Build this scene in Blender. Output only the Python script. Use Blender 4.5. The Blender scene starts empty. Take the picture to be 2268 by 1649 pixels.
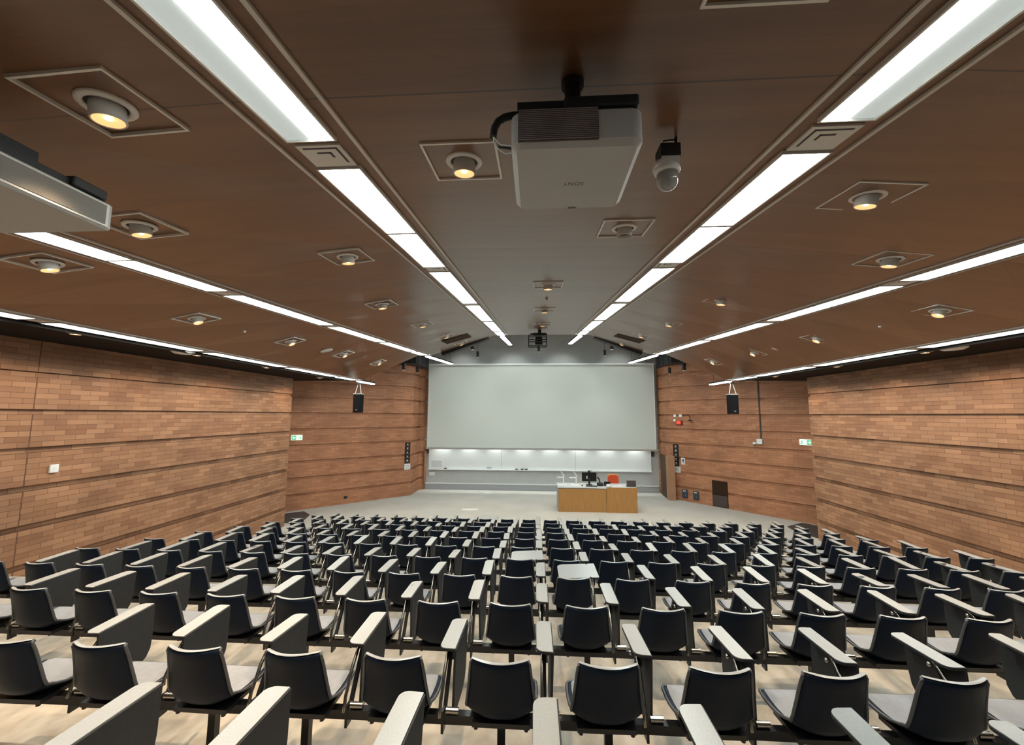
import bpy, bmesh, math, random
from mathutils import Vector, Matrix
random.seed(7)
PI = math.pi
C = bpy.context.scene.collection
sc = bpy.context.scene

def lin(c):
    return tuple(((v/255)/12.92 if v/255 <= .04045 else ((v/255+.055)/1.055)**2.4) for v in c)

# ------------------------------------------------------------------ camera
H = 3.72
yaw, pitch, roll, F = .0605, .1054, .0042, 888.0
f0 = Vector((-math.sin(yaw), math.cos(yaw), 0)); r0 = Vector((math.cos(yaw), math.sin(yaw), 0)); u0 = Vector((0, 0, 1))
f1 = f0*math.cos(pitch)+u0*math.sin(pitch); u1 = u0*math.cos(pitch)-f0*math.sin(pitch)
r2 = r0*math.cos(roll)+u1*math.sin(roll); u2 = u1*math.cos(roll)-r0*math.sin(roll)
cam = bpy.data.cameras.new('camera'); camo = bpy.data.objects.new('camera', cam); C.objects.link(camo)
cam.sensor_fit = 'HORIZONTAL'; cam.sensor_width = 36; cam.lens = F/2268*36; cam.clip_start = .05
M = Matrix((r2, u2, -f1)).transposed().to_4x4(); M.translation = (0, 0, H)
camo.matrix_world = M
sc.camera = camo

# ------------------------------------------------------------------ world, exposure, light levels
w = bpy.data.worlds.new('world'); sc.world = w; w.use_nodes = True
w.node_tree.nodes['Background'].inputs[0].default_value = (.9, .95, 1, 1)
w.node_tree.nodes['Background'].inputs[1].default_value = .02
sc.view_settings.view_transform = 'Standard'; sc.view_settings.look = 'None'
sc.view_settings.gamma = 1; sc.view_settings.use_curve_mapping = False
sc.view_settings.exposure = 0.0
FLUO = 20.0                      # emission of the fluorescent diffusers
FLUO_C = (.90, 1.0, .97)
SPOT = 150.0                     # watts of each warm downlight
SPOT_C = (1.0, .74, .48)
WASH = 105.0                      # watts of each track spotlight over the screen
BOARD = 66.0                     # watts of each lamp above the whiteboard

# ------------------------------------------------------------------ materials
def mat(name, col, rough=.5, metal=0, spec=.5, emit=None, es=0, coat=0):
    m = bpy.data.materials.new(name); m.use_nodes = True
    b = m.node_tree.nodes['Principled BSDF']
    b.inputs['Base Color'].default_value = (*col, 1); b.inputs['Roughness'].default_value = rough
    b.inputs['Metallic'].default_value = metal; b.inputs['Specular IOR Level'].default_value = spec
    b.inputs['Coat Weight'].default_value = coat
    if emit: b.inputs['Emission Color'].default_value = (*emit, 1); b.inputs['Emission Strength'].default_value = es
    return m
def N(m, t): return m.node_tree.nodes.new(t)
def L(m, a, b): m.node_tree.links.new(a, b)
def noisy(name, c1, c2, scale=(1, 1, 1), nscale=20, rough=.5, detail=4, bump=0, coord='Object', **k):
    m = mat(name, c1, rough, **k); b = m.node_tree.nodes['Principled BSDF']
    tc = N(m, 'ShaderNodeTexCoord'); mp = N(m, 'ShaderNodeMapping'); mp.inputs['Scale'].default_value = scale
    L(m, tc.outputs[coord], mp.inputs[0])
    n = N(m, 'ShaderNodeTexNoise'); n.inputs['Scale'].default_value = nscale; n.inputs['Detail'].default_value = detail
    L(m, mp.outputs[0], n.inputs['Vector'])
    r = N(m, 'ShaderNodeValToRGB'); r.color_ramp.elements[0].position = .3; r.color_ramp.elements[1].position = .7
    r.color_ramp.elements[0].color = (*c1, 1); r.color_ramp.elements[1].color = (*c2, 1)
    L(m, n.outputs['Fac'], r.inputs[0]); L(m, r.outputs[0], b.inputs['Base Color'])
    if bump:
        bp = N(m, 'ShaderNodeBump'); bp.inputs['Strength'].default_value = bump; bp.inputs['Distance'].default_value = .01
        L(m, n.outputs['Fac'], bp.inputs['Height']); L(m, bp.outputs[0], b.inputs['Normal'])
    return m

def math_node(m, op, a, bval=None):
    n = N(m, 'ShaderNodeMath'); n.operation = op; L(m, a, n.inputs[0])
    if bval is not None: n.inputs[1].default_value = bval
    return n.outputs[0]

def brick_mat(name, c1, c2, mortar, ruff=.55):
    m = mat(name, c1, ruff, spec=.45); b = m.node_tree.nodes['Principled BSDF']
    tc = N(m, 'ShaderNodeTexCoord'); sp = N(m, 'ShaderNodeSeparateXYZ'); L(m, tc.outputs['Object'], sp.inputs[0])
    cb = N(m, 'ShaderNodeCombineXYZ'); L(m, sp.outputs[0], cb.inputs[0]); L(m, sp.outputs[2], cb.inputs[1])
    t = N(m, 'ShaderNodeTexBrick'); L(m, cb.outputs[0], t.inputs['Vector'])
    t.inputs['Scale'].default_value = 1; t.inputs['Brick Width'].default_value = .33; t.inputs['Row Height'].default_value = .09
    t.inputs['Mortar Size'].default_value = .0035; t.inputs['Mortar Smooth'].default_value = .2; t.inputs['Bias'].default_value = 0
    t.inputs['Color1'].default_value = (*c1, 1); t.inputs['Color2'].default_value = (*c2, 1); t.inputs['Mortar'].default_value = (*mortar, 1)
    t.offset = .5
    n = N(m, 'ShaderNodeTexNoise'); n.inputs['Scale'].default_value = 1.3; n.inputs['Detail'].default_value = 5; L(m, cb.outputs[0], n.inputs['Vector'])
    mx = N(m, 'ShaderNodeMix'); mx.data_type = 'RGBA'; mx.blend_type = 'MULTIPLY'; mx.inputs[0].default_value = .55
    rp = N(m, 'ShaderNodeValToRGB'); rp.color_ramp.elements[0].position = .3; rp.color_ramp.elements[0].color = (.62, .58, .55, 1)
    rp.color_ramp.elements[1].position = .7; rp.color_ramp.elements[1].color = (1.15, 1.1, 1.05, 1)
    L(m, n.outputs['Fac'], rp.inputs[0]); L(m, t.outputs['Color'], mx.inputs[6]); L(m, rp.outputs[0], mx.inputs[7])
    L(m, mx.outputs[2], b.inputs['Base Color'])
    n2 = N(m, 'ShaderNodeTexNoise'); n2.inputs['Scale'].default_value = 60; L(m, tc.outputs['Object'], n2.inputs['Vector'])
    hh = math_node(m, 'MULTIPLY', n2.outputs['Fac'], .25); s = N(m, 'ShaderNodeMath'); s.operation = 'SUBTRACT'
    L(m, hh, s.inputs[0]); L(m, t.outputs['Fac'], s.inputs[1])
    bp = N(m, 'ShaderNodeBump'); bp.inputs['Strength'].default_value = .5; bp.inputs['Distance'].default_value = .006
    L(m, s.outputs[0], bp.inputs['Height']); L(m, bp.outputs[0], b.inputs['Normal'])
    return m

def veneer_mat():
    m = mat('wood_veneer', (.2, .1, .05), .29, spec=.85); b = m.node_tree.nodes['Principled BSDF']
    tc = N(m, 'ShaderNodeTexCoord'); sp = N(m, 'ShaderNodeSeparateXYZ'); L(m, tc.outputs['Object'], sp.inputs[0])
    y = math_node(m, 'DIVIDE', math_node(m, 'SUBTRACT', sp.outputs[1], 1.69), 2.37)
    idx = math_node(m, 'FLOOR', y); fr = math_node(m, 'FRACT', y)
    joint = math_node(m, 'LESS_THAN', fr, .0045)
    wn = N(m, 'ShaderNodeTexWhiteNoise'); wn.noise_dimensions = '1D'; L(m, idx, wn.inputs['W'])
    mp = N(m, 'ShaderNodeMapping'); mp.inputs['Scale'].default_value = (.35, 5, 5); L(m, tc.outputs['Object'], mp.inputs[0])
    n = N(m, 'ShaderNodeTexNoise'); n.inputs['Scale'].default_value = 1.5; n.inputs['Detail'].default_value = 7; n.inputs['Roughness'].default_value = .6
    L(m, mp.outputs[0], n.inputs['Vector'])
    mp2 = N(m, 'ShaderNodeMapping'); mp2.inputs['Scale'].default_value = (1.5, 45, 45); L(m, tc.outputs['Object'], mp2.inputs[0])
    n2 = N(m, 'ShaderNodeTexNoise'); n2.inputs['Scale'].default_value = 3; n2.inputs['Detail'].default_value = 3; L(m, mp2.outputs[0], n2.inputs['Vector'])
    a = math_node(m, 'MULTIPLY', n.outputs['Fac'], .62); a2 = math_node(m, 'MULTIPLY', n2.outputs['Fac'], .2); a3 = math_node(m, 'MULTIPLY', wn.outputs['Value'], .14)
    s = N(m, 'ShaderNodeMath'); s.operation = 'ADD'; L(m, a, s.inputs[0]); L(m, a2, s.inputs[1])
    s2 = N(m, 'ShaderNodeMath'); s2.operation = 'ADD'; L(m, s.outputs[0], s2.inputs[0]); L(m, a3, s2.inputs[1])
    r = N(m, 'ShaderNodeValToRGB'); e = r.color_ramp.elements
    e[0].position = .3; e[0].color = (*VEN[0], 1); e[1].position = .68; e[1].color = (*VEN[1], 1)
    L(m, s2.outputs[0], r.inputs[0])
    mx = N(m, 'ShaderNodeMix'); mx.data_type = 'RGBA'; L(m, joint, mx.inputs[0]); L(m, r.outputs[0], mx.inputs[6]); mx.inputs[7].default_value = (.05, .025, .015, 1)
    L(m, mx.outputs[2], b.inputs['Base Color'])
    return m

VEN = [(.115, .053, .026), (.205, .100, .049)]
M_brick = brick_mat('brick', (.275, .132, .070), (.425, .23, .13), (.14, .068, .038))
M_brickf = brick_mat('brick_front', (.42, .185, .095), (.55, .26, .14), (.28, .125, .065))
M_ven = veneer_mat()
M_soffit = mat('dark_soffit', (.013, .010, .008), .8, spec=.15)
M_black = mat('black_paint', (.012, .012, .013), .6)
M_carpet = noisy('carpet', (.33, .30, .255), (.50, .46, .395), (1.6, 1, 1), 5, .95, 10, .1, spec=.1)
M_carpet_stage = noisy('stage_carpet', (.47, .455, .415), (.53, .515, .475), (1, 1, 1), 1.1, .95, 5, 0, spec=.1)
M_wall = noisy('grey_plaster', (.50, .51, .50), (.54, .55, .54), (1, 1, 1), 2, .8)
M_base = mat('skirting_grey', (.38, .39, .40), .6)
M_screen = mat('screen_fabric', (.66, .70, .66), .8)
M_white = mat('white_enamel', (.8, .82, .82), .35)
M_whiteboard = mat('whiteboard', (.78, .81, .80), .22)
M_alu = mat('aluminium', (.62, .62, .60), .35, .8)
M_trim = mat('painted_trim', (.62, .58, .54), .5)
M_pframe = mat('panel_frame', (.72, .69, .64), .5)
M_fluo = mat('fluorescent_diffuser', (.8, .8, .8), .4, emit=FLUO_C, es=FLUO)
M_fluo_dim = mat('prismatic_diffuser', (.35, .37, .35), .4, emit=FLUO_C, es=.42)
M_warm = mat('warm_lamp', (.9, .6, .3), .4, emit=(1.0, .50, .2), es=1.15)
M_warmhot = mat('lamp_filament', (1, .9, .8), .4, emit=(1.0, .82, .6), es=6)
M_can = mat('lamp_can', (.5, .47, .44), .5)
M_ring = mat('lamp_ring', (.66, .63, .6), .45)
M_plastic = noisy('navy_plastic', (.0055, .0105, .023), (.008, .0145, .029), (1, 1, 1), 8, .42, spec=.14)
M_rim = mat('shell_rim', (.075, .078, .085), .35, spec=.5)
M_lip = mat('worn_lip', (.34, .345, .35), .25, spec=.9)  # paler than the side rim: overhead highlight put into the lip colour
M_pad = noisy('grey_seat', (.235, .245, .27), (.27, .28, .30), (1, 1, 1), 30, .6)
M_steel = mat('black_steel', (.012, .012, .014), .4)
M_chrome = mat('chrome', (.45, .42, .38), .25, 1)
M_lam = noisy('grey_laminate', (.33, .335, .33), (.37, .375, .37), (1, 1, 1), 120, .27, spec=.7)
M_lamd = noisy('dark_laminate', (.030, .031, .033), (.037, .038, .039), (1, 1, 1), 60, .6, spec=.25)
M_proj = mat('projector_shell', (.42, .41, .40), .5)
M_projw = mat('projector_white_edge', (.66, .63, .58), .45)
M_grille = mat('grille_dark', (.055, .045, .045), .6)
M_text = mat('grey_lettering', (.16, .155, .15), .6)
M_desk = noisy('desk_veneer', (.36, .17, .045), (.46, .235, .075), (8, 1, .5), 5, .42, 5)
M_desktop = mat('desk_top', (.62, .65, .66), .35)
M_desksd = mat('desk_side', (.33, .33, .32), .5)
M_orange = mat('orange_fabric', (.75, .10, .035), .8)
M_orange2 = mat('orange_edge', (.85, .33, .10), .7)
M_red = mat('red_lens', (.75, .09, .05), .4, emit=(1, .12, .06), es=.35)
M_dkred = mat('red_case', (.16, .02, .02), .5)
M_green = mat('sign_green', (.05, .45, .18), .5, emit=(.12, .7, .32), es=.5)
M_signw = mat('sign_white', (.8, .85, .82), .5, emit=(.8, 1, .9), es=.65)
M_paper = mat('paper', (.78, .8, .79), .8)
M_brown = mat('dark_brown_panel', (.045, .024, .014), .8, spec=.1)
M_door = mat('dark_door', (.075, .035, .015), .5)
M_pier = noisy('pier_board', (.40, .20, .11), (.46, .25, .14), (1, 1, 1), 3, .6)
M_bin = mat('slate_plastic', (.04, .055, .08), .5)
M_mat = noisy('dark_mat', (.055, .042, .036), (.075, .058, .05), (1, 1, 1), 15, .95)
M_screenoff = mat('display_off', (.012, .012, .013), .2)
M_spk = mat('speaker_black', (.014, .013, .014), .9, spec=.1)
M_glass = mat('clear_dome', (.6, .58, .56), .1); M_glass.node_tree.nodes['Principled BSDF'].inputs['Transmission Weight'].default_value = .75
M_blue = mat('blue_plastic', (.28, .42, .42), .5)

# ------------------------------------------------------------------ mesh helpers
class MB:
    def __init__(s): s.v = []; s.f = []; s.sm = []
    def add(s, vs, fs, smooth=False):
        n = len(s.v); s.v += [tuple(v) for v in vs]; s.f += [tuple(i+n for i in f) for f in fs]; s.sm += [smooth]*len(fs); return s
    def box(s, x0, x1, y0, y1, z0, z1, M=None):
        vs = [Vector((x, y, z)) for x in (x0, x1) for y in (y0, y1) for z in (z0, z1)]
        if M: vs = [M @ v for v in vs]
        return s.add(vs, [(0, 1, 3, 2), (4, 6, 7, 5), (0, 4, 5, 1), (2, 3, 7, 6), (0, 2, 6, 4), (1, 5, 7, 3)])
    def rbox(s, x0, x1, y0, y1, z0, z1, r=.01, seg=3, M=None):
        """box whose vertical edges (along z) are rounded and whose rims are chamfered"""
        def ring(ins, z):
            out = []
            for cx, cy, a0 in ((x1-r, y1-r, 0), (x0+r, y1-r, 90), (x0+r, y0+r, 180), (x1-r, y0+r, 270)):
                for i in range(seg+1):
                    a = math.radians(a0+90*i/seg); out.append(Vector((cx+(r-ins)*math.cos(a), cy+(r-ins)*math.sin(a), z)))
            return out
        c = min(r*.5, (z1-z0)*.3)
        rings = [ring(c, z0), ring(0, z0+c), ring(0, z1-c), ring(c, z1)]
        n = len(rings[0]); vs = [v for q in rings for v in q]
        if M: vs = [M @ v for v in vs]
        fs = [tuple(range(n-1, -1, -1)), tuple(range(3*n, 4*n))]
        for k in range(3):
            for i in range(n): fs.append((k*n+i, k*n+(i+1) % n, (k+1)*n+(i+1) % n, (k+1)*n+i))
        return s.add(vs, fs)
    def poly(s, pts, z0, z1, M=None):
        n = len(pts); vs = [Vector((*p, z0)) for p in pts]+[Vector((*p, z1)) for p in pts]
        if M: vs = [M @ v for v in vs]
        return s.add(vs, [tuple(range(n-1, -1, -1)), tuple(range(n, 2*n))]+[(i, (i+1) % n, n+(i+1) % n, n+i) for i in range(n)])
    def lathe(s, prof, M=None, seg=24, cap=True):
        vs = []; n = len(prof)
        for i in range(seg):
            a = 2*PI*i/seg
            for r, z in prof: vs.append(Vector((r*math.cos(a), r*math.sin(a), z)))
        if M: vs = [M @ v for v in vs]
        fs = []
        for i in range(seg):
            j = (i+1) % seg
            for k in range(n-1): fs.append((i*n+k, j*n+k, j*n+k+1, i*n+k+1))
        s.add(vs, fs, True)
        if cap:
            if prof[0][0] > 0: s.add([vs[i*n] for i in range(seg)], [tuple(range(seg-1, -1, -1))])
            if prof[-1][0] > 0: s.add([vs[i*n+n-1] for i in range(seg)], [tuple(range(seg))])
        return s
    def tube(s, pts, r, seg=8, closed=False):
        pts = [Vector(p) for p in pts]; n = len(pts); rings = []
        up = Vector((0, 0, 1))
        for i, p in enumerate(pts):
            a = pts[(i-1) % n] if (closed or i > 0) else p; b = pts[(i+1) % n] if (closed or i < n-1) else p
            t = (b-a).normalized(); x = t.cross(up)
            if x.length < .05: x = t.cross(Vector((1, 0, 0)))
            x.normalize(); y = t.cross(x); rr = r[i] if isinstance(r, (list, tuple)) else r
            rings.append([p+x*rr*math.cos(2*PI*k/seg)+y*rr*math.sin(2*PI*k/seg) for k in range(seg)])
        vs = [v for q in rings for v in q]; fs = []
        for i in range(n if closed else n-1):
            j = (i+1) % n
            for k in range(seg): fs.append((i*seg+k, i*seg+(k+1) % seg, j*seg+(k+1) % seg, j*seg+k))
        s.add(vs, fs, True)
        if not closed: s.add(rings[0], [tuple(range(seg))]); s.add(rings[-1], [tuple(range(seg-1, -1, -1))])
        return s
    def mesh(s, name, m):
        me = bpy.data.meshes.new(name); me.from_pydata([tuple(v) for v in s.v], [], s.f); me.materials.append(m)
        bm = bmesh.new(); bm.from_mesh(me); bmesh.ops.recalc_face_normals(bm, faces=bm.faces); bm.to_mesh(me); bm.free()
        me.polygons.foreach_set('use_smooth', s.sm); me.update(); return me
    def obj(s, name, m, parent=None, loc=None, rot=None):
        o = bpy.data.objects.new(name, s.mesh(name, m)); C.objects.link(o)
        if parent: o.parent = parent
        if loc: o.location = loc
        if rot: o.rotation_euler = rot
        return o
def T(x, y, z): return Matrix.Translation((x, y, z))
def RX(a): return Matrix.Rotation(a, 4, 'X')
def RY(a): return Matrix.Rotation(a, 4, 'Y')
def RZ(a): return Matrix.Rotation(a, 4, 'Z')
def tag(o, label, cat, group=None):
    o['label'] = label; o['category'] = cat
    if group: o['group'] = group
    return o
def thing(name, label, cat, loc=(0, 0, 0), rz=0, group=None):
    o = bpy.data.objects.new(name, None); o.empty_display_size = .1; C.objects.link(o); o.location = loc; o.rotation_euler = (0, 0, rz)
    return tag(o, label, cat, group)
def struct(o): o['kind'] = 'structure'; return o
def dup(root, loc, rot=None):
    r = root.copy(); C.objects.link(r); r.location = loc
    if rot is not None: r.rotation_euler = rot
    def rec(a, b):
        for ch in kids[a.name]:
            c = ch.copy(); C.objects.link(c); c.parent = b; rec(ch, c)
    rec(root, r); return r
class Kids(dict):
    def __missing__(s, k): return [o for o in bpy.data.objects if o.parent and o.parent.name == k]
kids = Kids()
def freeze(root):
    kids[root.name] = [o for o in bpy.data.objects if o.parent == root]
    for c in kids[root.name]: freeze(c)
def text_obj(body, size, name, m, parent, M, ext=.0006):
    cu = bpy.data.curves.new('lettering', 'FONT'); cu.body = body; cu.size = size; cu.align_x = 'CENTER'; cu.align_y = 'CENTER'; cu.extrude = ext
    t = bpy.data.objects.new('lettering', cu); C.objects.link(t)
    me = bpy.data.meshes.new_from_object(t.evaluated_get(bpy.context.evaluated_depsgraph_get()))
    bpy.data.objects.remove(t); me.materials.clear(); me.materials.append(m)
    o = bpy.data.objects.new(name, me); C.objects.link(o); o.parent = parent; o.matrix_local = M
    return o
ORD = ['first', 'second', 'third', 'fourth', 'fifth', 'sixth', 'seventh', 'eighth', 'ninth', 'tenth', 'eleventh', 'twelfth']

# ------------------------------------------------------------------ floor and tiers
ROWS = range(-1, 10)
def rowY(r): return 1.12 if r < 0 else 2.265+.968*r
def rowZ(r): return 1.83 if r < 0 else (1.596 if r == 0 else 1.454-.1635*(r-1))     # tread level
edges = [rowY(r)+.08 for r in range(-1, 11)]
XL, XR = -8.4, 8.5
fl = MB(); prof = [(-3.2, rowZ(-1)), ]
prof = [(-3.2, 1.98), (edges[0], 1.98)]
for i, r in enumerate(ROWS): prof += [(edges[i], rowZ(r)), (edges[i+1], rowZ(r))]
prof += [(edges[-1], 0), (12.06, 0)]
vs = []; fs = []
for y, z in prof: vs += [(-12, y, z), (12.2, y, z)]
for i in range(len(prof)-1): fs.append((2*i, 2*i+1, 2*i+3, 2*i+2))
n = len(vs); vs += [(-12, -3.2, -.2), (12.2, -3.2, -.2), (-12, 12.06, -.2), (12.2, 12.06, -.2)]
fs += [(n, n+2, n+3, n+1)]
fl.add(vs, fs); struct(fl.obj('floor', M_carpet))
struct(MB().box(-12, 12.2, 12.06, 21, -.2, 0).obj('floor', M_carpet_stage))

# ------------------------------------------------------------------ brick walls
def brick_wall(name, A, B, ztop, m, zbot=0.0, rec=.055):
    A = Vector((*A, 0)); B = Vector((*B, 0)); d = B-A; Ln = d.length
    b = MB(); b.box(0, Ln, -.25, -rec, zbot, ztop)
    k = 0; tops = []
    z = 0.0
    while z < ztop:
        b.box(0, Ln, -rec, 0, max(z, zbot), min(z+.54, ztop)); z += .63
    o = b.obj(name, m, loc=A, rot=(0, 0, math.atan2(d.y, d.x))); struct(o); return o
brick_wall('wall_left', (XL, 13.35), (XL, -3.2), 5.05, M_brick)
brick_wall('wall_right', (XR, -3.2), (XR, 13.1), 5.05, M_brick)
PL1 = (-5.82, 18.8); PL2 = (-5.85, 20.1); PL3 = (-5.6, 20.4)
PR1 = (6.10, 18.95); PR2 = (5.97, 19.9); PR3 = (5.99, 20.4)
ztop = 8.3
dl = (Vector((-9.492, 15.339))-Vector(PL1)); PL0 = tuple(Vector(PL1)+dl*1.55)
dr = (Vector((9.661, 14.882))-Vector(PR1)); PR0 = tuple(Vector(PR1)+dr*1.5)
brick_wall('wall_front_left', PL1, PL0, ztop, M_brickf)
brick_wall('wall_front_left', PL2, PL1, ztop, M_brickf)
brick_wall('wall_front_left', PL3, PL2, ztop, M_brickf)
brick_wall('wall_front_right', PR0, PR1, ztop, M_brickf)
brick_wall('wall_front_right', PR1, PR2, ztop, M_brickf)
brick_wall('wall_front_right', PR2, PR3, ztop, M_brickf)
struct(MB().box(-5.75, 6.1, 20.4, 20.6, 0, ztop).obj('wall_front', M_wall))
struct(MB().box(-5.6, 5.95, 20.34, 20.4, 0, .28).obj('baseboard_front', M_base))
struct(MB().box(-5.6, 5.95, 20.30, 20.4, .28, .33).obj('trim_1', M_white))
struct(MB().box(-12, 12.2, -3.4, -3.2, -.2, 6).obj('wall_back', mat('back_wall', (.20, .12, .07), .7)))
M_outer = mat('corridor_wall', (.22, .13, .08), .7)
struct(MB().box(-12.2, -12, -3.2, 21, -.2, ztop).obj('wall_left', M_outer))
struct(MB().box(12.2, 12.4, -3.2, 21, -.2, ztop).obj('wall_right', M_outer))
struct(MB().box(-12, XL-.25, 7.8, 8, 0, 5).obj('wall_left', M_outer))
struct(MB().box(XR+.25, 12.2, 7.8, 8, 0, 5).obj('wall_right', M_outer))
# vertical control joint in the left wall
jt = MB()
for i in range(8): jt.box(XL-.01, XL+.002, 6.237, 6.250, .63*i, min(.63*i+.54, 4.93))
struct(jt.obj('trim_2', mat('joint_sealant', (.13, .06, .03), .8)))

# ------------------------------------------------------------------ ceiling
TR = [(-6.56, 1.215, .002), (-4.0, 1.265, .062), (-1.24, 1.30, .110), (1.59, 1.30, .110), (4.26, 1.265, .062), (6.75, 1.20, .002)]
TZ = [(x, a+H, b) for x, a, b in TR]
YE = 14.2; YB = -3.2; HW = .245
def ceil_z(X, Y):
    xs = []
    for x, a, b in TZ: xs += [(x-HW, a+b*Y), (x+HW, a+b*Y)]
    if X <= xs[0][0]: return TZ[0][1]-.01
    if X >= xs[-1][0]: return TZ[-1][1]-.01
    for (xa, za), (xb, zb) in zip(xs, xs[1:]):
        if X <= xb: t = (X-xa)/(xb-xa); return za*(1-t)+zb*t
cb = MB(); TH = .12
def ruled(mb, xa, xb, mat_up=TH):
    ny = 12; top = []; 
    vs = []; fs = []
    for i in range(ny+1):
        y = YB+(YE-YB)*i/ny
        for x in (xa, xb):
            z = ceil_z(x+1e-5*(1 if x == xa else -1), y); vs += [(x, y, z), (x, y, z+mat_up)]
    for i in range(ny):
        a = 4*i; c = 4*(i+1)
        fs += [(a, a+2, c+2, c), (a+1, c+1, c+3, a+3), (a, c, c+1, a+1), (a+2, a+3, c+3, c+2)]
    fs += [(0, 1, 3, 2), (4*ny, 4*ny+2, 4*ny+3, 4*ny+1)]
    mb.add(vs, fs)
cuts = []
for x, a, b in TZ: cuts += [x-HW, x+HW]
for xa, xb in zip(cuts, cuts[1:]): ruled(cb, xa, xb)
struct(cb.obj('ceiling', M_ven))
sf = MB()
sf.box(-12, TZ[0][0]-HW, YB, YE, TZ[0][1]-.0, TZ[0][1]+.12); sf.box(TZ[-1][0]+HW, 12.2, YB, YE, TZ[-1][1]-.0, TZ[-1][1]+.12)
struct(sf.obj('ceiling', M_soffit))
struct(MB().box(-12.2, 12.4, 14.2, 20.7, 8.3, 8.5).obj('ceiling', M_black))
up = MB()
for xa, xb in zip([-12]+cuts, cuts+[12.2]):
    z0 = max(ceil_z(xa+1e-4, YE), ceil_z(xb-1e-4, YE))+TH
    up.box(xa, xb, YE-.1, YE, z0-.02, 8.3)
struct(up.obj('wall_back', M_black))
# trims either side of each light trough
k = 3
for x, a, b in TZ:
    for s in (-1, 1):
        t = MB(); cx = x+s*(HW-.012); ang = math.atan(b); Ln = (YE-YB)/math.cos(ang)
        lip = .062 if (abs(x) > 6 and s*x > 0) else .014  # outermost trims get a deeper lip, added to shade soffit and wall tops
        t.box(-.011, .011, 0, Ln, -lip, .01)
        struct(t.obj('trim_%d' % k, M_soffit if lip > .03 else M_trim, loc=(cx, YB, a+b*YB), rot=(ang, 0, 0))); k += 1

# fluorescent luminaires and the vent plates between them
GAPS = [-.5, 2.17, 4.80, 7.45, 10.1, 12.75]
side = ['outer left', 'middle left', 'inner left', 'inner right', 'middle right', 'outer right']
def luminaire(Ln, dim=False, flip=1):
    t = thing('ceiling_light', 'x', 'ceiling light')
    h = MB(); W = .132
    for xa, xb in ((-W-.012, -W), (W, W+.012)): h.box(xa, xb, 0, Ln, -.02, .01)
    h.box(-W, W, 0, .008, -.02, .01); h.box(-W, W, Ln-.008, Ln, -.02, .01)
    h.obj('housing', M_ring, t)
    if not dim: MB().box(-W, W, .008, Ln-.008, -.012, .004).obj('diffuser', M_fluo, t)
    else:
        MB().box(-W, W, .008, Ln-.008, -.008, .004).obj('diffuser', M_fluo_dim, t)
        a, c = (.0, W) if flip > 0 else (-W, 0)
        MB().box(a, c, .012, Ln-.012, -.014, -.009).obj('lamp_tube', M_fluo, t)
    return t
LL = 1.185
proto = luminaire(LL); freeze(proto); proto.location = (0, 0, -50)
first = [True]
def put_lum(ti, y, which, src=None):
    x, a, b = TZ[ti]; o = dup(src or proto, (x, y, a+b*y-.002), (math.atan(b), 0, 0))
    o['label'] = '%s fluorescent panel from the viewer in the %s light strip of the ceiling' % (which, side[ti])
    o['group'] = 'fluorescent panels in the ceiling strips'; return o
for ti in range(6):
    cnt = 0
    ys = []
    for gi, g in enumerate(GAPS):
        y0 = g+.13; y1 = y0+LL+.012
        for y in (y0, y1):
            if y+LL < YE+.05: ys.append(y)
    vis = {0: 4.8, 1: 2.8, 2: -.2, 3: -.2, 4: 3.1, 5: 6.0}[ti]
    for y in ys:
        if y+LL < vis-.2: continue
        if ti in (2, 3) and y+LL < 2.3:
            t = luminaire(LL, True, 1 if ti == 2 else -1); freeze(t)
            x, a, b = TZ[ti]; t.location = (x, y, a+b*y-.002); t.rotation_euler = (math.atan(b), 0, 0)
            t['label'] = '%s fluorescent panel from the viewer in the %s light strip of the ceiling' % (ORD[cnt], side[ti])
            t['group'] = 'fluorescent panels in the ceiling strips'
        else: put_lum(ti, y, ORD[cnt])
        cnt += 1
for o in list(kids[proto.name]): bpy.data.objects.remove(o)
bpy.data.objects.remove(proto)
# vent plate
vp = thing('vent_plate', 'x', 'vent')
p = MB(); p.box(-.13, .13, -.115, .115, -.008, .004); p.obj('plate', M_ring, vp)
q = MB(); q.box(-.10, .10, -.092, -.078, -.0095, -.007); q.box(.09, .104, -.092, .07, -.0095, -.007)
q.box(-.04, .045, -.045, -.03, -.0095, -.007); q.box(.033, .047, -.045, .01, -.0095, -.007); q.obj('slot', M_grille, vp)
freeze(vp)
used = False
for ti in range(6):
    cnt = 0
    for g in GAPS[1:]:
        if (ti in (0, 5) and g < 4) or (ti in (1, 4) and g < 4): continue
        x, a, b = TZ[ti]; z = a+b*g-.004
        o = vp if not used else dup(vp, (0, 0, 0)); used = True
        o.location = (x, g, z); o.rotation_euler = (math.atan(b), 0, PI/2*0); o.scale = (1 if ti < 3 else -1, 1, 1)
        o['label'] = 'grey slotted plate between fluorescent panels, %s from viewer in %s light strip' % (ORD[cnt], side[ti])
        o['group'] = 'slotted plates in the light strips'; cnt += 1

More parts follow.
